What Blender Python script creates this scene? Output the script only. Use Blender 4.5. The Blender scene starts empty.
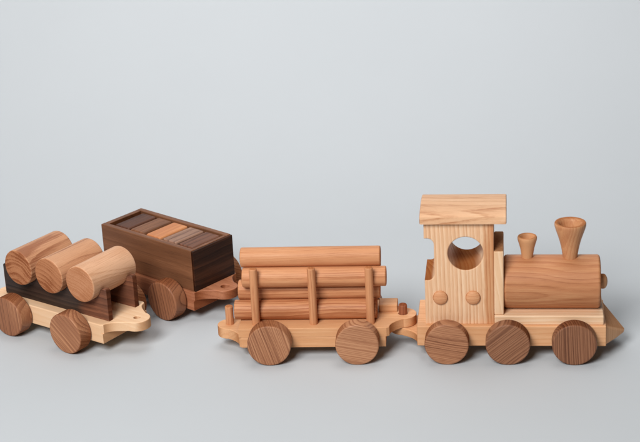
import bpy, bmesh, math, random
from mathutils import Vector, Matrix
random.seed(7)
S = 0.001                                   # everything below is written in millimetres
scene = bpy.context.scene
col = scene.collection
PI = math.pi

# ------------------------------------------------------------------ materials
class NT:
    def __init__(s, mat):
        s.t = mat.node_tree
    def n(s, typ, **kw):
        nd = s.t.nodes.new(typ)
        for k, v in kw.items():
            setattr(nd, k, v)
        return nd
    def l(s, a, b):
        s.t.links.new(a, b)
    def put(s, sock, v):
        if hasattr(v, 'is_output'):
            s.l(v, sock)
        else:
            sock.default_value = v
    def m(s, op, a, b=0.0, clamp=False):
        nd = s.n('ShaderNodeMath', operation=op); nd.use_clamp = clamp
        s.put(nd.inputs[0], a); s.put(nd.inputs[1], b)
        return nd.outputs[0]
    def v(s, op, a, b=(0, 0, 0)):
        nd = s.n('ShaderNodeVectorMath', operation=op)
        s.put(nd.inputs[0], a)
        if op == 'SCALE':
            s.put(nd.inputs[3], b)
        elif op != 'LENGTH':
            s.put(nd.inputs[1], b)
        return nd.outputs['Value'] if op == 'LENGTH' else nd.outputs['Vector']
    def noise(s, vec, scale=1.0, detail=2.0, rough=0.5, dim='3D', w=None):
        nd = s.n('ShaderNodeTexNoise', noise_dimensions=dim)
        if dim == '1D':
            s.put(nd.inputs['W'], w)
        else:
            s.l(vec, nd.inputs['Vector'])
        nd.inputs['Scale'].default_value = scale
        nd.inputs['Detail'].default_value = detail
        nd.inputs['Roughness'].default_value = rough
        return nd
    def ramp(s, fac, stops, interp='LINEAR'):
        nd = s.n('ShaderNodeValToRGB'); cr = nd.color_ramp; cr.interpolation = interp
        while len(cr.elements) < len(stops):
            cr.elements.new(0.5)
        for e, (p, c) in zip(cr.elements, stops):
            e.position = p
            e.color = c if len(c) == 4 else (*c, 1)
        s.l(fac, nd.inputs[0])
        return nd.outputs[0]
    def ss(s, x, a, b):                      # smoothstep
        nd = s.n('ShaderNodeMapRange', interpolation_type='SMOOTHSTEP')
        s.put(nd.inputs[0], x); nd.inputs[1].default_value = a; nd.inputs[2].default_value = b
        return nd.outputs[0]

def srgb(r, g, b):
    f = lambda c: c / 12.92 if c <= 0.04045 else ((c + 0.055) / 1.055) ** 2.4
    return (f(r / 255), f(g / 255), f(b / 255))

def wood(name, light, mid, dark, axis='X', spacing=3.0, ring=0.5, fibre=0.35, patch=0.3, pores=0.25,
         pith=(60, 40), warp=6.0, tilt=(0, 0, 0), rough=0.48, late=0.8, bump=0.2, bias=0.0, heart=None, end=(0.72, 0.60, 0.51), spec=0.24, irregular=2.6):
    """Solid timber: growth rings round a pith line along `axis`, fibres and pores drawn out along it."""
    mat = bpy.data.materials.new(name); mat.use_nodes = True
    T = NT(mat); T.t.nodes.clear()
    out = T.n('ShaderNodeOutputMaterial'); bs = T.n('ShaderNodeBsdfPrincipled')
    T.l(bs.outputs[0], out.inputs[0])
    tc = T.n('ShaderNodeTexCoord')
    p = T.v('SCALE', tc.outputs['Object'], 1.0 / S)
    if any(tilt):
        vr = T.n('ShaderNodeVectorRotate', rotation_type='EULER_XYZ')
        T.l(p, vr.inputs['Vector']); vr.inputs['Rotation'].default_value = [math.radians(t) for t in tilt]
        p = vr.outputs[0]
    sp = T.n('ShaderNodeSeparateXYZ'); T.l(p, sp.inputs[0]); x, y, z = sp.outputs
    g, u, v = {'X': (x, y, z), 'Y': (y, z, x), 'Z': (z, x, y)}[axis]
    at = T.n('ShaderNodeAttribute', attribute_type='OBJECT'); at.attribute_name = 'grain_seed'
    sd = at.outputs['Fac']
    g = T.m('ADD', g, T.m('MULTIPLY', sd, 211.3))
    u = T.m('ADD', u, T.m('MULTIPLY', sd, 13.7)); v = T.m('ADD', v, T.m('MULTIPLY', sd, 7.9))
    def vec(sg, st):
        c = T.n('ShaderNodeCombineXYZ')
        T.put(c.inputs[0], T.m('MULTIPLY', g, sg)); T.put(c.inputs[1], T.m('MULTIPLY', u, st)); T.put(c.inputs[2], T.m('MULTIPLY', v, st))
        return c.outputs[0]
    wn = T.noise(vec(0.006, 0.014), 1.0, 1.5, 0.45)
    ws = T.n('ShaderNodeSeparateXYZ'); T.l(T.v('SCALE', T.v('SUBTRACT', wn.outputs['Color'], (0.5, 0.5, 0.5)), warp * 2), ws.inputs[0])
    uu = T.m('ADD', T.m('ADD', u, ws.outputs[0]), pith[0]); vv = T.m('ADD', T.m('ADD', v, ws.outputs[1]), pith[1])
    r = T.m('SQRT', T.m('ADD', T.m('MULTIPLY', uu, uu), T.m('MULTIPLY', vv, vv)))
    n1 = T.noise(None, 1.0, 2.0, 0.6, '1D', T.m('MULTIPLY', r, 0.35 / spacing)).outputs['Fac']
    fine = T.noise(vec(0.03, 0.7), 1.0, 3, 0.6).outputs['Fac']
    ph = T.m('ADD', T.m('ADD', T.m('DIVIDE', r, spacing), T.m('MULTIPLY', n1, irregular)), T.m('MULTIPLY', fine, 0.35))
    fr = T.m('FRACT', ph)
    rg = T.ramp(fr, [(0.0, (0.25,) * 3), (0.10, (0.05,) * 3), (0.45, (0.28,) * 3), (late, (0.8,) * 3), (0.94, (1.0,) * 3), (1.0, (0.25,) * 3)], 'B_SPLINE')
    rmod = T.ss(T.noise(vec(0.006, 0.05), 1.0, 2, 0.5).outputs['Fac'], 0.3, 0.7)
    rmod = T.m('ADD', T.m('MULTIPLY', rmod, 0.6), 0.6)
    fb = T.noise(vec(0.035, 0.95), 1.0, 4, 0.68).outputs['Fac']
    pt = T.noise(vec(0.008, 0.04), 1.0, 2, 0.5).outputs['Fac']
    t = T.m('MULTIPLY', T.m('MULTIPLY', T.m('SUBTRACT', rg, 0.4), ring), rmod)
    t = T.m('ADD', t, T.m('MULTIPLY', T.m('SUBTRACT', fb, 0.5), fibre * 2.2))
    t = T.m('ADD', t, T.m('MULTIPLY', T.m('SUBTRACT', pt, 0.5), patch * 2.5))
    tone = T.n('ShaderNodeAttribute', attribute_type='OBJECT'); tone.attribute_name = 'grain_tone'
    t = T.m('ADD', T.m('ADD', t, 0.42 + bias), tone.outputs['Fac'], True)
    c = T.ramp(t, [(0.0, light), (0.5, mid), (1.0, dark)], 'EASE')
    if heart:                                 # a darker heartwood zone on one side of a drifting boundary
        hc, ax, at0, soft = heart
        q = {'X': x, 'Y': y, 'Z': z}[ax]
        q = T.m('ADD', q, T.m('MULTIPLY', T.m('SUBTRACT', T.noise(vec(0.012, 0.05), 1.0, 4, 0.6).outputs['Fac'], 0.5), 26.0))
        h = T.ss(q, at0 - soft, at0 + soft)
        mx = T.n('ShaderNodeMix', data_type='RGBA', blend_type='MULTIPLY')
        T.l(h, mx.inputs[0]); T.l(c, mx.inputs[6]); mx.inputs[7].default_value = (*hc, 1); c = mx.outputs[2]
    pn = T.noise(vec(0.10, 2.6), 1.0, 2, 0.5).outputs['Fac']
    pm = T.m('MULTIPLY', T.ss(pn, 0.58, 0.70), pores)
    pm = T.m('MULTIPLY', pm, T.m('ADD', T.m('MULTIPLY', rg, 0.7), 0.3))
    mx = T.n('ShaderNodeMix', data_type='RGBA', blend_type='MULTIPLY')
    T.l(pm, mx.inputs[0]); T.l(c, mx.inputs[6]); mx.inputs[7].default_value = (0.35, 0.27, 0.22, 1)
    c = mx.outputs[2]
    # end grain soaks up more oil than long grain and is darker
    ge = T.n('ShaderNodeNewGeometry'); vt = T.n('ShaderNodeVectorTransform', vector_type='NORMAL', convert_from='WORLD', convert_to='OBJECT')
    T.l(ge.outputs['Normal'], vt.inputs[0]); sn = T.n('ShaderNodeSeparateXYZ'); T.l(vt.outputs[0], sn.inputs[0])
    eg = T.ss(T.m('ABSOLUTE', sn.outputs['XYZ'.index(axis)]), 0.45, 0.95)
    mx = T.n('ShaderNodeMix', data_type='RGBA', blend_type='MULTIPLY')
    T.l(eg, mx.inputs[0]); T.l(c, mx.inputs[6]); mx.inputs[7].default_value = (*end, 1)
    T.l(mx.outputs[2], bs.inputs['Base Color'])
    T.l(T.m('ADD', T.m('ADD', rough - 0.08, T.m('MULTIPLY', fb, 0.2)), T.m('MULTIPLY', eg, 0.3)), bs.inputs['Roughness'])
    T.l(T.m('MULTIPLY', T.m('SUBTRACT', 1.0, T.m('MULTIPLY', eg, 0.9)), spec), bs.inputs['Specular IOR Level'])
    bp = T.n('ShaderNodeBump'); bp.inputs['Strength'].default_value = bump; bp.inputs['Distance'].default_value = 0.0004
    und = T.noise(vec(0.03, 0.09), 1.0, 2, 0.5).outputs['Fac']
    hgt = T.m('ADD', T.m('ADD', T.m('MULTIPLY', rg, -0.5), T.m('MULTIPLY', und, 2.5)), T.m('ADD', T.m('MULTIPLY', fb, 0.5), T.m('MULTIPLY', pm, -1.2)))
    T.l(hgt, bp.inputs['Height']); T.l(bp.outputs[0], bs.inputs['Normal'])
    return mat

ASH = dict(light=srgb(238, 204, 168), mid=srgb(223, 176, 136), dark=srgb(184, 126, 86))
MAPLE = dict(light=srgb(240, 208, 174), mid=srgb(229, 188, 148), dark=srgb(202, 150, 106))
ALDER = dict(light=srgb(226, 176, 132), mid=srgb(211, 155, 109), dark=srgb(178, 118, 74))
CHERRY = dict(light=srgb(204, 150, 106), mid=srgb(184, 124, 84), dark=srgb(142, 84, 50))
BEECH = dict(light=srgb(222, 168, 124), mid=srgb(204, 143, 100), dark=srgb(168, 104, 66))
OAKB = dict(light=srgb(222, 174, 138), mid=srgb(203, 150, 112), dark=srgb(158, 102, 70))
ELM = dict(light=srgb(188, 136, 100), mid=srgb(162, 110, 78), dark=srgb(116, 70, 47))
ELMD = dict(light=srgb(160, 114, 84), mid=srgb(136, 91, 65), dark=srgb(96, 58, 40))
WALNUT = dict(light=srgb(148, 100, 70), mid=srgb(117, 76, 51), dark=srgb(70, 44, 30))
BLACKW = dict(light=srgb(72, 54, 44), mid=srgb(52, 38, 32), dark=srgb(28, 20, 17))
ENDW_SHADE = dict(light=srgb(84, 52, 36), mid=srgb(54, 34, 25), dark=srgb(28, 18, 14))  # dark walnut, deepened to hold the shade on the box end
SAPELE = dict(light=srgb(182, 120, 86), mid=srgb(156, 96, 66), dark=srgb(112, 62, 42))

M = {}
M['cab'] = wood('ash_cab', **ASH, axis='Z', spacing=4.4, ring=0.66, fibre=0.28, patch=0.14, pores=0.35, pith=(200, 26), warp=6, tilt=(0, 1.5, 0),
                heart=((0.78, 0.60, 0.47), 'X', -21, 3), end=(0.42, 0.235, 0.12), irregular=1.5, bias=-0.03)
M['roof'] = wood('ash_roof', **ASH, axis='X', spacing=5.5, ring=0.5, fibre=0.36, patch=0.35, pores=0.3, pith=(22, -147), warp=8, bias=0.14, tilt=(0, 3, 6))
M['plough'] = wood('alder_plough', **ALDER, axis='Z', spacing=4.0, ring=0.4, fibre=0.3, patch=0.2, pores=0.2, pith=(40, 20), bias=-0.08, end=(0.5, 0.42, 0.36))
M['pale'] = wood('ash_pale', **MAPLE, axis='Z', spacing=4.5, ring=0.55, fibre=0.22, patch=0.2, pores=0.2, pith=(30, 60), tilt=(0, 6, 0), end=(0.5, 0.37, 0.28))
M['platform'] = wood('maple_platform', **MAPLE, axis='X', spacing=4.0, ring=0.5, fibre=0.25, patch=0.2, pores=0.15, pith=(44, -10), warp=6, bias=-0.06)
M['base'] = wood('alder_base', **ALDER, axis='X', spacing=5.0, ring=0.3, fibre=0.28, patch=0.3, pores=0.15, pith=(70, 35), bias=-0.08)
M['deck'] = wood('alder_deck', **ALDER, axis='X', spacing=5.0, ring=0.35, fibre=0.28, patch=0.3, pores=0.15, pith=(40, 60))
M['boiler'] = wood('cherry_boiler', **CHERRY, axis='X', spacing=6.0, ring=0.45, fibre=0.36, patch=0.3, pores=0.35, pith=(38, -70), warp=20)
M['turned'] = wood('cherry_turned', **CHERRY, axis='Z', spacing=4.0, ring=0.35, fibre=0.3, patch=0.25, pores=0.2, pith=(-30, 40), bias=-0.2)
M['button'] = wood('beech_button', **BEECH, axis='X', spacing=2.2, ring=0.35, fibre=0.3, patch=0.2, pores=0.3, pith=(0, -60), bias=-0.04)
M['log'] = wood('beech_log', **BEECH, axis='X', spacing=3.2, ring=0.4, fibre=0.42, patch=0.4, pores=0.35, pith=(22, 16), warp=6, bias=0.13)
M['post'] = wood('beech_post', **BEECH, axis='Z', spacing=2.6, ring=0.45, fibre=0.35, patch=0.2, pores=0.25, pith=(14, 20), bias=0.12)
M['peg'] = wood('dark_peg', **SAPELE, axis='Z', spacing=3, ring=0.4, fibre=0.3, patch=0.2, pith=(10, 20))
M['wheel'] = wood('elm_wheel', **ELM, axis='X', spacing=2.1, ring=0.8, fibre=0.34, patch=0.2, pores=0.3, pith=(12, 210), warp=9, late=0.7, bump=0.35)
M['wheel_dark'] = wood('dark_elm_wheel', **ELMD, axis='X', spacing=2.7, ring=0.85, fibre=0.34, patch=0.1, pores=0.35, pith=(12, 190), warp=7, late=0.66, bump=0.35)
M['wheel_soft'] = wood('walnut_wheel', **dict(light=srgb(190, 136, 98), mid=srgb(152, 100, 70), dark=srgb(108, 66, 46)), axis='X', spacing=3.2, ring=0.7, fibre=0.3,
                       patch=0.3, pores=0.3, pith=(10, 120), warp=8)
M['maple'] = wood('maple_deck', **MAPLE, axis='X', spacing=6, ring=0.3, fibre=0.2, patch=0.25, pores=0.12, pith=(60, 45))
M['cradle'] = wood('black_walnut', **BLACKW, axis='X', spacing=7, ring=0.5, fibre=0.35, patch=0.4, pores=0.3, pith=(40, 40), rough=0.42,
                   heart=((4.4, 3.1, 2.4), 'X', 44, 9))
M['barrel'] = wood('oak_barrel', **OAKB, axis='Y', spacing=4.6, ring=0.48, fibre=0.46, patch=0.4, pores=0.45, pith=(46, 10), warp=18, bias=0.0, end=(0.74, 0.61, 0.54))
M['walnut'] = wood('walnut_box', **WALNUT, axis='X', spacing=12, ring=0.3, fibre=0.34, patch=0.45, pores=0.35, pith=(50, 40), warp=12, rough=0.45, bias=0.0)
M['walnut_end_shade'] = wood('dark_walnut_end_shade', **ENDW_SHADE, axis='Y', spacing=8, ring=0.5, fibre=0.3, patch=0.5, pores=0.3, pith=(50, 40), rough=0.5, spec=0.1, bias=-0.1)
M['sapele'] = wood('reddish_deck', **SAPELE, axis='X', spacing=6, ring=0.35, fibre=0.3, patch=0.25, pores=0.2, pith=(50, 60), bias=-0.15)
M['block_dark'] = wood('dark_walnut_block', **dict(light=srgb(122, 80, 60), mid=srgb(92, 58, 43), dark=srgb(58, 35, 27)), axis='Y', spacing=5, ring=0.5, fibre=0.35, pith=(30, 40), pores=0.4)
M['block_brown'] = wood('walnut_block', **WALNUT, axis='Y', spacing=5, ring=0.5, fibre=0.35, pith=(30, 40), pores=0.4, bias=-0.1)
M['block_orange'] = wood('cherry_block', **dict(light=srgb(220, 154, 102), mid=srgb(194, 126, 82), dark=srgb(160, 96, 58)), axis='Y', spacing=6, ring=0.35, fibre=0.3, pith=(50, 60), pores=0.2)
M['block_grey'] = wood('greyed_walnut_block', **dict(light=srgb(166, 128, 106), mid=srgb(132, 98, 80), dark=srgb(92, 62, 50)), axis='Y', spacing=5, ring=0.6, fibre=0.35, pith=(20, 30), pores=0.4)

def paper():
    mat = bpy.data.materials.new('backdrop_paper'); mat.use_nodes = True
    T = NT(mat); bs = T.t.nodes['Principled BSDF']
    tc = T.n('ShaderNodeTexCoord')
    nz = T.noise(tc.outputs['Object'], 3.0, 4, 0.55).outputs['Fac']
    T.l(T.ramp(nz, [(0.3, PAPER_A), (0.7, PAPER_B)]), bs.inputs['Base Color'])
    bs.inputs['Roughness'].default_value = 0.75
    bs.inputs['Specular IOR Level'].default_value = 0.25
    fn = T.noise(tc.outputs['Object'], 900.0, 3, 0.6).outputs['Fac']
    bp = T.n('ShaderNodeBump'); bp.inputs['Strength'].default_value = 0.05; bp.inputs['Distance'].default_value = 0.0003
    T.l(fn, bp.inputs['Height']); T.l(bp.outputs[0], bs.inputs['Normal'])
    return mat
PAPER_A = (0.505, 0.532, 0.548); PAPER_B = (0.517, 0.544, 0.560)
M['paper'] = paper()

# ------------------------------------------------------------------ mesh helpers
def finish(me, angle=32):
    for p in me.polygons:
        p.use_smooth = True
    me.set_sharp_from_angle(angle=math.radians(angle))

def link(name, me, mat, parent=None, loc=None, seed=None, tone=0.0):
    o = bpy.data.objects.new(name, me); col.objects.link(o)
    if mat is not None and not me.materials:
        me.materials.append(mat)
    if parent is not None:
        o.parent = parent
    if loc:
        o.location = [c * S for c in loc]
    o['grain_seed'] = random.random() * 4 if seed is None else seed
    o['grain_tone'] = tone
    wn = o.modifiers.new('weighted_normal', 'WEIGHTED_NORMAL'); wn.keep_sharp = True
    return o

def plate(outline, t0, t1, bevel=1.2, holes=(), plane='XY', res=2):
    """A board cut to an outline (mm), its edges eased; plane XY is thick in z, XZ is thick in y (t0..t1)."""
    cu = bpy.data.curves.new('tmp', 'CURVE'); cu.dimensions = '2D'; cu.fill_mode = 'BOTH'
    for k, loop in enumerate([outline, *holes]):
        sp = cu.splines.new('POLY'); sp.points.add(len(loop) - 1); sp.use_cyclic_u = True
        for q, (a, b) in zip(sp.points, loop):
            q.co = (a, b, 0, 1)
    cu.extrude = (t1 - t0) / 2 - bevel; cu.bevel_depth = bevel; cu.bevel_resolution = res; cu.offset = -bevel
    o = bpy.data.objects.new('tmp', cu); col.objects.link(o)
    dg = bpy.context.evaluated_depsgraph_get()
    me = bpy.data.meshes.new_from_object(o.evaluated_get(dg))
    bpy.data.objects.remove(o); bpy.data.curves.remove(cu)
    bm = bmesh.new(); bm.from_mesh(me)
    bmesh.ops.remove_doubles(bm, verts=bm.verts, dist=0.02)
    mid = (t0 + t1) / 2
    for v in bm.verts:
        x, y, z = v.co
        v.co = Vector((x, y, z + mid)) * S if plane == 'XY' else Vector((x, mid - z, y)) * S
    bmesh.ops.recalc_face_normals(bm, faces=bm.faces)
    bm.to_mesh(me); bm.free(); me.materials.clear(); finish(me)
    return me

def inset(loop, d):
    n = len(loop); o = []
    area2 = sum(loop[k][0] * loop[(k + 1) % n][1] - loop[(k + 1) % n][0] * loop[k][1] for k in range(n))
    sg = 1 if area2 > 0 else -1
    for k in range(n):
        a, b, c = Vector(loop[k - 1]), Vector(loop[k]), Vector(loop[(k + 1) % n])
        e1, e2 = (b - a).normalized(), (c - b).normalized()
        n1, n2 = Vector((-e1.y, e1.x)) * sg, Vector((-e2.y, e2.x)) * sg
        m = n1 + n2
        m = m / max(m.dot(n1), 0.35)
        o.append((b.x + m.x * d, b.y + m.y * d))
    return o

def layer(bm, loop, z0, z1, b0, b1, holes=(), cap0=True, cap1=True, seg=3):
    """one storey of a bed: eased only at the rims that show (b0 below, b1 above)"""
    lv = []
    if b0:
        lv += [(z0 + b0 * (1 - math.sin(PI / 2 * k / seg)), b0 * (1 - math.cos(PI / 2 * k / seg))) for k in range(seg, -1, -1)]
    else:
        lv += [(z0, 0.0)]
    if b1:
        lv += [(z1 - b1 * (1 - math.sin(PI / 2 * k / seg)), b1 * (1 - math.cos(PI / 2 * k / seg))) for k in range(0, seg + 1)]
    else:
        lv += [(z1, 0.0)]
    from mathutils.geometry import tessellate_polygon
    ends = []
    for h, lp in enumerate([loop, *holes]):
        rings = [[bm.verts.new((x, y, z)) for x, y in inset(lp, d if h == 0 else -d)] for z, d in lv]
        for a, b in zip(rings, rings[1:]):
            for k in range(len(lp)):
                k2 = (k + 1) % len(lp)
                bm.faces.new((a[k], a[k2], b[k2], b[k]))
        ends.append((rings[0], rings[-1]))
    for w, cap in ((0, cap0), (1, cap1)):
        if cap:
            fl = [v for e in ends for v in e[w]]
            for t in tessellate_polygon([[v.co.copy() for v in e[w]] for e in ends]):
                try:
                    bm.faces.new([fl[q] for q in t])
                except ValueError:
                    pass

def bed(upper, lower, z0, zm, z1, bevel=1.2, holes=()):
    bm = bmesh.new()
    layer(bm, upper, zm, z1, 0, bevel, holes)
    layer(bm, lower, z0, zm, bevel, 0)
    bmesh.ops.recalc_face_normals(bm, faces=bm.faces)
    for v in bm.verts:
        v.co *= S
    me = bpy.data.meshes.new('bed'); bm.to_mesh(me); bm.free(); finish(me)
    return me

def box(x0, x1, y0, y1, z0, z1, bevel=1.2, seg=3):
    bm = bmesh.new()
    bmesh.ops.create_cube(bm, size=1)
    for v in bm.verts:
        v.co = Vector(((x0 + x1) / 2 + v.co.x * (x1 - x0), (y0 + y1) / 2 + v.co.y * (y1 - y0), (z0 + z1) / 2 + v.co.z * (z1 - z0))) * S
    if bevel:
        bmesh.ops.bevel(bm, geom=bm.edges[:], offset=bevel * S, segments=seg, profile=0.5, affect='EDGES')
    me = bpy.data.meshes.new('box'); bm.to_mesh(me); bm.free(); finish(me)
    return me

def lathe(profile, axis='Z', n=64, centre=(0, 0, 0)):
    """profile: (radius, height) from the bottom pole to the top pole, in mm."""
    bm = bmesh.new(); rings = []
    for r, h in profile:
        if r < 1e-6:
            rings.append([bm.verts.new((0, 0, h))])
        else:
            rings.append([bm.verts.new((r * math.cos(2 * PI * k / n), r * math.sin(2 * PI * k / n), h)) for k in range(n)])
    for a, b in zip(rings, rings[1:]):
        for k in range(n):
            k2 = (k + 1) % n
            f = [a[k % len(a)], a[k2 % len(a)], b[k2 % len(b)], b[k % len(b)]]
            f = list(dict.fromkeys(f))
            if len(f) > 2:
                bm.faces.new(f)
    bmesh.ops.recalc_face_normals(bm, faces=bm.faces)
    for v in bm.verts:
        x, y, z = v.co
        c = {'Z': (x, y, z), 'X': (z, x, y), 'Y': (x, z, y)}[axis]
        v.co = (Vector(c) + Vector(centre)) * S
    bmesh.ops.recalc_face_normals(bm, faces=bm.faces)
    me = bpy.data.meshes.new('lathe'); bm.to_mesh(me); bm.free(); finish(me, 40)
    return me

def rod(r, h0, h1, bev=1.2, seg=4):
    """profile of a dowel with eased ends"""
    p = [(0, h0)]
    for k in range(seg + 1):
        a = PI / 2 * k / seg
        p.append((r - bev + bev * math.sin(a), h0 + bev - bev * math.cos(a)))
    for k in range(seg + 1):
        a = PI / 2 * k / seg
        p.append((r - bev + bev * math.cos(a), h1 - bev + bev * math.sin(a)))
    p.append((0, h1))
    return p

def arc(cx, cy, r, a0, a1, n=16):
    return [(cx + r * math.cos(math.radians(a0 + (a1 - a0) * k / n)), cy + r * math.sin(math.radians(a0 + (a1 - a0) * k / n))) for k in range(n + 1)]

def circle(cx, cy, r, n=40):
    return arc(cx, cy, r, 0, 360 * (n - 1) / n, n - 1)

def bez(p0, p1, p2, p3, n=10):
    o = []
    for k in range(n + 1):
        t = k / n; s = 1 - t
        o.append(tuple(s ** 3 * p0[i] + 3 * s * s * t * p1[i] + 3 * s * t * t * p2[i] + t ** 3 * p3[i] for i in (0, 1)))
    return o

def thing(name, label, cat, x, y, deg, group=None):
    o = bpy.data.objects.new(name, None); col.objects.link(o)
    o.empty_display_size = 0.02
    o.location = (x * S, y * S, 0); o.rotation_euler = (0, 0, math.radians(deg))
    o['label'] = label; o['category'] = cat
    if group:
        o['group'] = group
    return o

def tag(o, label, cat, group=None):
    o['label'] = label; o['category'] = cat
    if group:
        o['group'] = group
    return o

def place(o, root, loc):                     # a thing resting on `root`: its own top-level object, root-local millimetres
    a = root.rotation_euler.z
    x, y, z = loc
    o.location = (root.location.x + (x * math.cos(a) - y * math.sin(a)) * S, root.location.y + (x * math.sin(a) + y * math.cos(a)) * S, z * S)
    o.rotation_euler.z = a
    return o

# ------------------------------------------------------------------ the setting
def backdrop():
    prof = [(-2.6, 0.0), (-1.2, 0.0), (-0.4, 0.0), (0.0, 0.0), (SWEEP_Y, 0.0)]
    for k in range(1, 33):
        a = (PI / 2 - 0.12) * k / 32
        prof.append((SWEEP_Y + SWEEP_R * math.sin(a), SWEEP_R * (1 - math.cos(a))))
    y, z = prof[-1]
    prof.append((y + 0.12 * 1.6, z + 1.6))
    bm = bmesh.new(); rows = []
    for y, z in prof:
        rows.append([bm.verts.new((x, y, z)) for x in (-2.2, -1.0, 0.0, 1.0, 2.2)])
    for a, b in zip(rows, rows[1:]):
        for k in range(4):
            bm.faces.new((a[k], a[k + 1], b[k + 1], b[k]))
    me = bpy.data.meshes.new('backdrop'); bm.to_mesh(me); bm.free()
    for p in me.polygons:
        p.use_smooth = True
    me.materials.append(M['paper'])
    o = bpy.data.objects.new('backdrop', me); col.objects.link(o)
    o['kind'] = 'structure'; o['label'] = 'pale blue grey seamless paper backdrop under and behind the train'
SWEEP_Y, SWEEP_R = 0.24, 0.75
backdrop()

# ------------------------------------------------------------------ wheels shared by all
WR = 23.0
def wheel_mesh(th, mat):
    me = lathe(rod(WR, -th / 2, th / 2, 1.9), axis='Y', n=72)
    me.materials.append(mat)
    return me

def wheels(root, me, th, xs, outer, spins, r=None, tones=None):
    k = 0
    for x in xs:
        for s in (-1, 1):
            w = link('wheel', me, None, root, (x, s * (outer - th / 2), WR), seed=1.37 * k + spins[k % len(spins)] * 0.01,
                     tone=(tones[k % len(tones)] if tones else 0))
            w.rotation_euler.y = math.radians(spins[k % len(spins)])
            k += 1
        link('axle', lathe(rod(4.2, -outer + 1.5, outer - 1.5, 0.6), axis='Y', n=24, centre=(x, 0, WR)), M['peg'], root)

# ------------------------------------------------------------------ locomotive
EX, EY, EA = 193.2, -104.1, -7.1
LX, LY, LA = -8.9, -77.4, -5.5
BX, BY, BA = -284.3, -1.3, -36.65
KX, KY, KA = -179.9, 74.6, -42.1

def to_local(rx, ry, ra, wx, wy):
    a = math.radians(ra); dx, dy = wx - rx, wy - ry
    return dx * math.cos(a) + dy * math.sin(a), -dx * math.sin(a) + dy * math.cos(a)

def to_world(rx, ry, ra, x, y):
    a = math.radians(ra)
    return rx + x * math.cos(a) - y * math.sin(a), ry + x * math.sin(a) + y * math.cos(a)

def tongue_front(x1, hw, cx, r, corner=3):
    """outline half-loop of a deck end: deck corner, hollow flare, round tongue, and back (y from - to +)."""
    lo = [(x1 - corner, -hw), (x1, -hw + corner * 0.7)]
    lo += bez((x1, -hw + corner), (x1 + 0.5, -hw + 11), (cx - 6, -r - 4), (cx + 1, -r + 0.4), 12)[1:]
    ar = arc(cx, 0, r, -80, 80, 20)
    hi = [(x, -y) for x, y in reversed(lo)]
    return lo + ar + hi

loco = thing('toy_locomotive', 'wooden toy steam locomotive with pale striped cab, reddish boiler and six brown wheels', 'toy locomotive', EX, EY, EA, 'toy train')
EB, EZ0, EZ1 = 34.4, 14.6, 37.3
link('base', box(-94.4, 101.0, -EB, EB, EZ0, EZ1, 1.2), M['base'], loco)
# plough: a low pyramid in front of the base
bm = bmesh.new()
vs = [bm.verts.new(Vector(c) * S) for c in ((99.4, -EB + .1, EZ0 + .1), (99.4, EB - .1, EZ0 + .1), (99.4, EB - .1, EZ1 - .1), (99.4, -EB + .1, EZ1 - .1), (124.5, 0, 16.5), (112, -17, EZ0 + .1), (112, 17, EZ0 + .1))]
for f in ((0, 3, 2, 1), (3, 4, 2), (0, 5, 4, 3), (1, 2, 4, 6), (0, 1, 6, 5), (5, 6, 4)):
    bm.faces.new([vs[i] for i in f])
bmesh.ops.triangulate(bm, faces=bm.faces[:])
bmesh.ops.recalc_face_normals(bm, faces=bm.faces)
bmesh.ops.bevel(bm, geom=[e for e in bm.edges if e.calc_face_angle(0) > 0.25], offset=2.8 * S, segments=4, profile=0.5, affect='EDGES')
me = bpy.data.meshes.new('cowcatcher'); bm.to_mesh(me); bm.free(); finish(me)
link('cowcatcher', me, M['plough'], loco)
# rear coupling tongue and its peg in the log wagon's hole
hx, hy = to_local(EX, EY, EA, *to_world(LX, LY, LA, 92.8, 0))
tl = [(-90, -30), (-94.6, -30)] + bez((-94.6, -29), (-96, -20), (hx + 8, hy - 19), (hx - 1, hy - 14), 12)[1:]
tl += [(hx + 14 * math.cos(math.radians(a)), hy + 14 * math.sin(math.radians(a))) for a in range(-100, -261, -8)]
tl += bez((hx - 1, hy + 14), (hx + 8, hy + 17), (-96, 20), (-94.6, 29), 12)[1:] + [(-94.6, 30), (-90, 30)]
tongue = link('coupling_tongue', plate(tl, 15.0, 23.9, 1.2), M['deck'], loco)
link('coupling_peg', lathe(rod(4.6, 20, 45.5, 1.6), n=32, centre=(hx, hy, 0)), M['peg'], tongue, tone=0.15)
# cab: one thick block drilled through, notched at the rear
CW = 28.4
out = [(-85.2, EZ1 - .5), (-13.8, EZ1 - .5), (-13.8, 151.5), (-85.2, 151.5), (-85.2, 133.0)]
out += arc(-82.0, 126.0, 7.0, 90, 0, 8) + arc(-82.0, 94.0, 7.0, 0, -90, 8) + [(-85.2, 87.0)]
cab = link('cab', plate(out, -CW, CW, 1.3, [circle(-42.7, 116.5, 18.2, 56)], 'XZ'), M['cab'], loco, seed=0.0)
link('bulkhead', box(-13.9, -3.9, -CW + .2, CW - .2, 47.4, 118.9, 1.4), M['pale'], loco, seed=0.3)
link('platform', box(-13.9, 98.5, -30.6, 30.6, EZ1 - .3, 47.5, 1.3), M['platform'], loco, seed=0.1)
# roof: gently arched board
top = [(33.2, 150.6), (33.2, 157.0)] + [(33.2 * math.cos(math.radians(a)), 157.6 + 5.2 * math.sin(math.radians(a))) for a in range(12, 169, 6)] + [(-33.2, 157.0), (-33.2, 150.6)]
me = plate(top, -0.6, -88.9 + 0 if False else 87.7, 1.4)
me.transform(Matrix(((0, 0, 1, -88.9 * S + .6 * S), (-1, 0, 0, 0), (0, 1, 0, 0), (0, 0, 0, 1))))
me.flip_normals() if False else None
link('roof', me, M['roof'], loco, seed=0.0)
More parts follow.
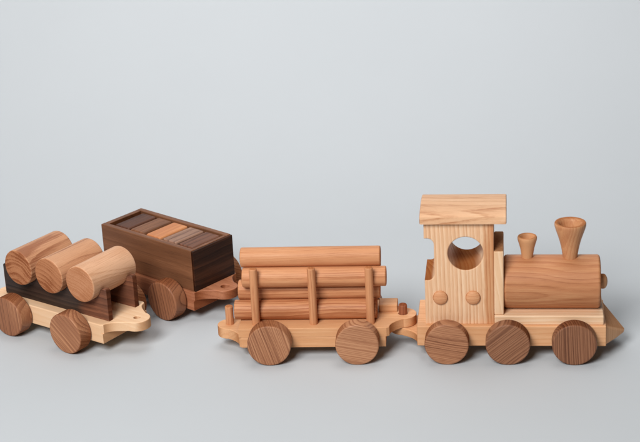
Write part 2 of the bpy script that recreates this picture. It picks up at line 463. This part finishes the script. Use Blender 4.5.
# boiler, its nose knob, and the two stacks
BZ, BR = 73.4, 28.0
boiler = link('boiler', lathe(rod(BR, -3.9, 95.5, 3.2, 6), axis='X', n=96, centre=(0, 0, BZ)), M['boiler'], loco, seed=0.0)
kp = [(0, 94.5), (7.6, 94.5), (7.9, 96), (7.9, 99)] + [(7.9 * math.cos(math.radians(a)), 99 + 4.4 * math.sin(math.radians(a))) for a in range(10, 86, 12)] + [(0, 103.4)]
link('nose_knob', lathe(kp, axis='X', n=40, centre=(0, 0, BZ)), M['turned'], boiler, tone=-0.25)
ch = [(0, 96), (6.8, 96), (7.3, 99), (7.9, 104), (8.7, 109), (9.7, 114), (11.0, 119.5), (12.7, 125), (14.4, 130), (15.7, 134), (16.3, 136.8), (16.3, 138.4),
      (15.8, 139.4), (14.6, 139.8), (12.9, 139.3), (11.6, 138.0), (10.6, 135.5), (9.6, 131), (8.2, 124), (0, 122)]
link('chimney', lathe(ch, n=64, centre=(64.5, 0, 0)), M['turned'], boiler)
dm = [(0, 96), (5.6, 96), (5.8, 100), (6.3, 105), (7.3, 111), (8.6, 116), (9.7, 119.5), (10.1, 121.6), (10.1, 123.2), (9.6, 124.2), (8.6, 124.6), (7.5, 124.1), (6.6, 122.6), (5.8, 119), (5.0, 115), (0, 114)]
link('steam_dome', lathe(dm, n=56, centre=(20.5, 0, 0)), M['turned'], boiler, tone=-0.4)
for x in (-69.4, -35.6):
    for s in (-1, 1):
        bp_ = [(0, 26.0), (7.6, 26.0)] + [(7.7 * math.cos(math.radians(a)), 29.2 + 3.0 * math.sin(math.radians(a))) for a in range(0, 86, 12)] + [(0, 32.2)]
        me = lathe(bp_, axis='Y', n=40, centre=(x, 0, 67.4))
        if s < 0:
            me.transform(Matrix.Scale(-1, 4, (0, 1, 0))); me.flip_normals()
        link('button', me, M['button'], cab)
we = wheel_mesh(15.0, M['wheel_dark'])
we1 = wheel_mesh(15.0, M['wheel'])
wheels(loco, we1, 15.0, (-63.0,), 50.0, (12, 40))
wheels(loco, we, 15.0, (0.0, 68.0), 50.0, (-40, 20, 86, 60), tones=(0, 0, 0.06, 0))

# ------------------------------------------------------------------ wagons
Z0, ZM, Z1 = 12.5, 24.3, 34.7
def wagon(root, deck_mat, under_mat, x0, x1, hw, hole, outer, wm, spins, wx, tones=None, one_piece=False):
    front = tongue_front(x1, hw, hole, 14.5)
    rt = [(-x, y) for x, y in tongue_front(-x0, hw, 94.0, 13.5)]
    hl = [circle(hole, 0, 3.6 if one_piece and hole > 100 else 4.8, 28)]
    if one_piece:
        body = link('wagon_bed', bed(front + [(x0, hw), (x0, -hw)], rt + [(x1, hw), (x1, -hw)], Z0, ZM, Z1, 1.2, hl), deck_mat, root)
    else:
        link('deck', plate(front + [(x0, hw), (x0, -hw)], ZM, Z1, 0.6, hl), deck_mat, root, seed=0.5)
        rt = [(-x, y) for x, y in tongue_front(-x0 - .2, hw - .2, 94.0, 13.5)]
        body = link('underframe', plate(rt + [(x1 - 4, hw - .2), (x1 - 4, -hw + .2)], Z0, ZM + .05, 0.6), under_mat, root, seed=0.5)
    link('coupling_peg', lathe(rod(4.4, ZM - 3, 45.5, 1.4), n=32, centre=(-94.0, 0, 0)), M['post'], body)
    wheels(root, wm, outer - hw - 1.0, (-wx, wx), outer, spins, tones=tones)

# --- log wagon
logw = thing('toy_log_wagon', 'wooden toy log wagon with six round posts, coupled behind the locomotive', 'toy wagon', LX, LY, LA, 'toy train')
wagon(logw, M['deck'], M['base'], -80.2, 79.4, 36.0, 92.8, 54.4, wheel_mesh(17.4, M['wheel']), (72, 10, 14, 50), 46.3, (0, 0, -0.16, 0))
for x in (-62.0, -0.8, 59.5):
    for s in (-1, 1):
        link('post', lathe(rod(4.3, Z1 - 4, 99.0, 1.8), n=32, centre=(x, s * 25.0 + .7, 0)), M['post'], logw)
link('stop_block', box(67.0, 87.0, 3.0, 22.0, Z1 - .3, 43.0, 1.2), M['deck'], logw)
LR = 10.7
step = LR * math.sqrt(3) + .05
z1 = Z1 + LR
logs = [(-10.0, z1, -86.0, 66.0, 'lowest near toy log, lying on the wagon deck against the posts', 0.14),
        (11.5, z1, -82.0, 65.0, 'lowest far toy log, lying on the deck hidden behind the near bottom log', 0.05),
        (0.75, z1 + step, -82.0, 69.5, 'toy log second from bottom, half hidden, its left end sticking out behind the first post', -0.02),
        (-10.0, z1 + 2 * step, -75.5, 77.0, 'toy log held behind the tops of the near posts, its right end jutting farthest', -0.08),
        (11.5, z1 + 2 * step, -76.0, 70.0, 'far toy log of the upper pair, hidden beneath and behind the topmost log', 0.0),
        (0.75, z1 + 3 * step, -77.6, 71.0, 'topmost toy log lying alone on the stack above the posts', 0.02)]
for i, (y, z, xa, xb, lab, tn) in enumerate(logs):
    o = link('toy_log', lathe(rod(LR, -(xb - xa) / 2, (xb - xa) / 2, 1.6), axis='X', n=56), M['log'], seed=0.55 * i + .2, tone=tn)
    place(o, logw, ((xa + xb) / 2, y, z))
    tag(o, lab, 'toy log', 'logs stacked on the log wagon')

# --- barrel wagon
barw = thing('toy_barrel_wagon', 'wooden toy wagon with pale deck and dark notched cradle boards holding three barrels', 'toy wagon', BX, BY, BA, 'toy train')
wagon(barw, M['maple'], M['maple'], -78.0, 83.0, 35.5, 101.5, 54.4, wheel_mesh(17.9, M['wheel_soft']), (85, 30, 42, 10), 44.5, (0.1, 0, 0.0, 0), True)
BRR, BZZ = 20.5, 76.0
bxs = (-38.5, 8.2, 54.8)
ol = [(-73.8, Z1), (83.0, Z1), (83.0, 68.4), (82.3, 70.6), (80.8, 71.9), (78.8, 72.0), (77.0, 71.2)]
for cx in reversed(bxs):
    a0 = math.degrees(math.asin((69.6 - BZZ) / (BRR + .15)))
    ol += arc(cx, BZZ, BRR + .15, a0, -180 - a0, 24)
ol += [(-71.5, 70.4), (-73.0, 70.2), (-73.8, 69.0)]
for y0, y1 in ((-24.0, -17.2), (18.0, 25.0)):
    link('cradle_board', plate(ol, y0, y1, 0.8, plane='XZ'), M['cradle'], barw, seed=0.0)
labs = ('pinkish wooden barrel at the left end of the wagon, at the photo edge',
        'middle wooden barrel of the three, with wavy dark streaks on its near end',
        'palest wooden barrel, at the right end beside the dark walnut box')
for i, cx in enumerate(bxs):
    o = link('toy_barrel', lathe(rod(BRR, -34.5, 34.5, 1.8), axis='Y', n=72), M['barrel'], seed=(0.35, 1.1, 2.3)[i], tone=(0.26, 0.2, -0.14)[i])
    place(o, barw, (cx, 0, BZZ))
    tag(o, labs[i], 'toy barrel', 'barrels on the barrel wagon')

# --- block wagon
boxw = thing('toy_box_wagon', 'wooden toy wagon with an open dark walnut box full of blocks', 'toy wagon', KX, KY, KA, 'toy train')
wagon(boxw, M['sapele'], M['sapele'], -79.0, 79.0, 35.5, 94.0, 54.4, wheel_mesh(17.9, M['wheel_soft']), (60, 30, 78, 10), 46.5, (0.1, 0.1, 0.2, -0.1), True)
X0, X1, HW, ZT, TH = -71.5, 79.0, 32.0, 83.2, 7.0
link('side_panel', box(X0, X1 - 2.5, -HW, -HW + TH, Z1, ZT, 1.1), M['walnut'], boxw)
link('side_panel', box(X0, X1 - 2.5, HW - TH, HW, Z1, ZT, 1.1), M['walnut'], boxw)
link('end_panel', box(X0 + .3, X0 + TH, -HW + TH, HW - TH, Z1, ZT - .1, 0.8), M['walnut'], boxw)
link('end_panel', box(X1 - TH, X1 - 2.6, -HW + TH, HW - TH, Z1, ZT - .1, 0.8), M['walnut'], boxw)
link('end_shade_facing', box(X1 - 2.6, X1 + .3, -HW + .2, HW - .2, Z1, ZT - .5, 0.8), M['walnut_end_shade'], boxw)  # thin added board: its dark walnut colour also carries the end face's shade
link('box_bottom', box(X0 + TH - 1, X1 - TH + 1, -HW + TH - 1, HW - TH + 1, Z1 - .2, Z1 + 5, 0), M['walnut'], boxw)
inner0, inner1 = X0 + TH + 4.0, X1 - TH - 1.6
pitch = (inner1 - inner0) / 5
bl = [('block_dark', 'darkest brown wooden block, leftmost in the walnut box', 0.05),
      ('block_brown', 'mid brown wooden block between the darkest and the orange block', 0.1),
      ('block_orange', 'bright orange brown wooden block in the middle of the walnut box', 0.0),
      ('block_grey', 'greyish streaked wooden block right of the orange block in the box', 0.0),
      ('block_dark', 'dark wooden block at the right end of the walnut box', -0.12)]
for i, (mt, lab, tn) in enumerate(bl):
    w = pitch - 2.6; h = 42.6
    o = link('toy_block', box(-w / 2, w / 2, -HW + TH + 2.6, HW - TH - 1.2, 0, h, 2.6), M[mt], seed=0.4 * i, tone=tn)
    place(o, boxw, (inner0 + pitch * (i + .5), 0, Z1 + 5))
    o.rotation_euler.z += math.radians((0.6, -0.4, 0.3, -0.7, 0.4)[i])
    tag(o, lab, 'toy block', 'blocks in the walnut box')

# ------------------------------------------------------------------ camera
f, pitchd, roll, D, ty = 1638.79, 21.12, 2.88, 2109.95, 288.19
th = math.radians(pitchd)
cam = bpy.data.cameras.new('camera'); co = bpy.data.objects.new('camera', cam); col.objects.link(co)
co.location = (0, (ty - D * math.cos(th)) * S, D * math.sin(th) * S)
co.rotation_euler = (Matrix.Rotation(PI / 2 - th, 3, 'X') @ Matrix.Rotation(math.radians(-roll), 3, 'Z')).to_euler()
cam.sensor_width = 36.0; cam.lens = f / 640 * 36.0; cam.clip_start = 0.05; cam.clip_end = 50
cam.dof.use_dof = True; cam.dof.focus_distance = 1.80; cam.dof.aperture_fstop = 9
scene.camera = co

# ------------------------------------------------------------------ light
def area(name, loc, target, size, power, colour, shape='SQUARE'):
    l = bpy.data.lights.new(name, 'AREA'); l.shape = shape; l.size = size; l.energy = power; l.color = colour
    o = bpy.data.objects.new(name, l); col.objects.link(o); o.location = loc
    o.rotation_euler = (Vector(target) - Vector(loc)).to_track_quat('-Z', 'Y').to_euler()
    return o
area('window_light', (-0.75, -1.66, 1.60), (0.05, 0.0, 0.0), 0.95, 60, (1.0, 0.988, 0.984))
area('overhead_softbox', (0.05, 0.35, 1.9), (0.05, 0.2, 0.0), 1.2, 10, (1.0, 0.99, 0.98))
wl = area('backdrop_fill', (0.10, 0.60, 1.9), (0.10, 1.2, 0.4), 1.2, 5.4, (0.99, 0.98, 1.0))  # unseen lamp added to brighten the backdrop behind the train
wl.data.spread = math.radians(95)
w = bpy.data.worlds.new('World'); scene.world = w; w.use_nodes = True
w.node_tree.nodes['Background'].inputs[0].default_value = (0.92, 0.96, 1.0, 1)
w.node_tree.nodes['Background'].inputs[1].default_value = 0.015
scene.view_settings.view_transform = 'Standard'; scene.view_settings.look = 'None'
scene.view_settings.gamma = 1.0; scene.view_settings.exposure = 0.0
scene.cycles.use_denoising = True
scene.cycles.max_bounces = 8
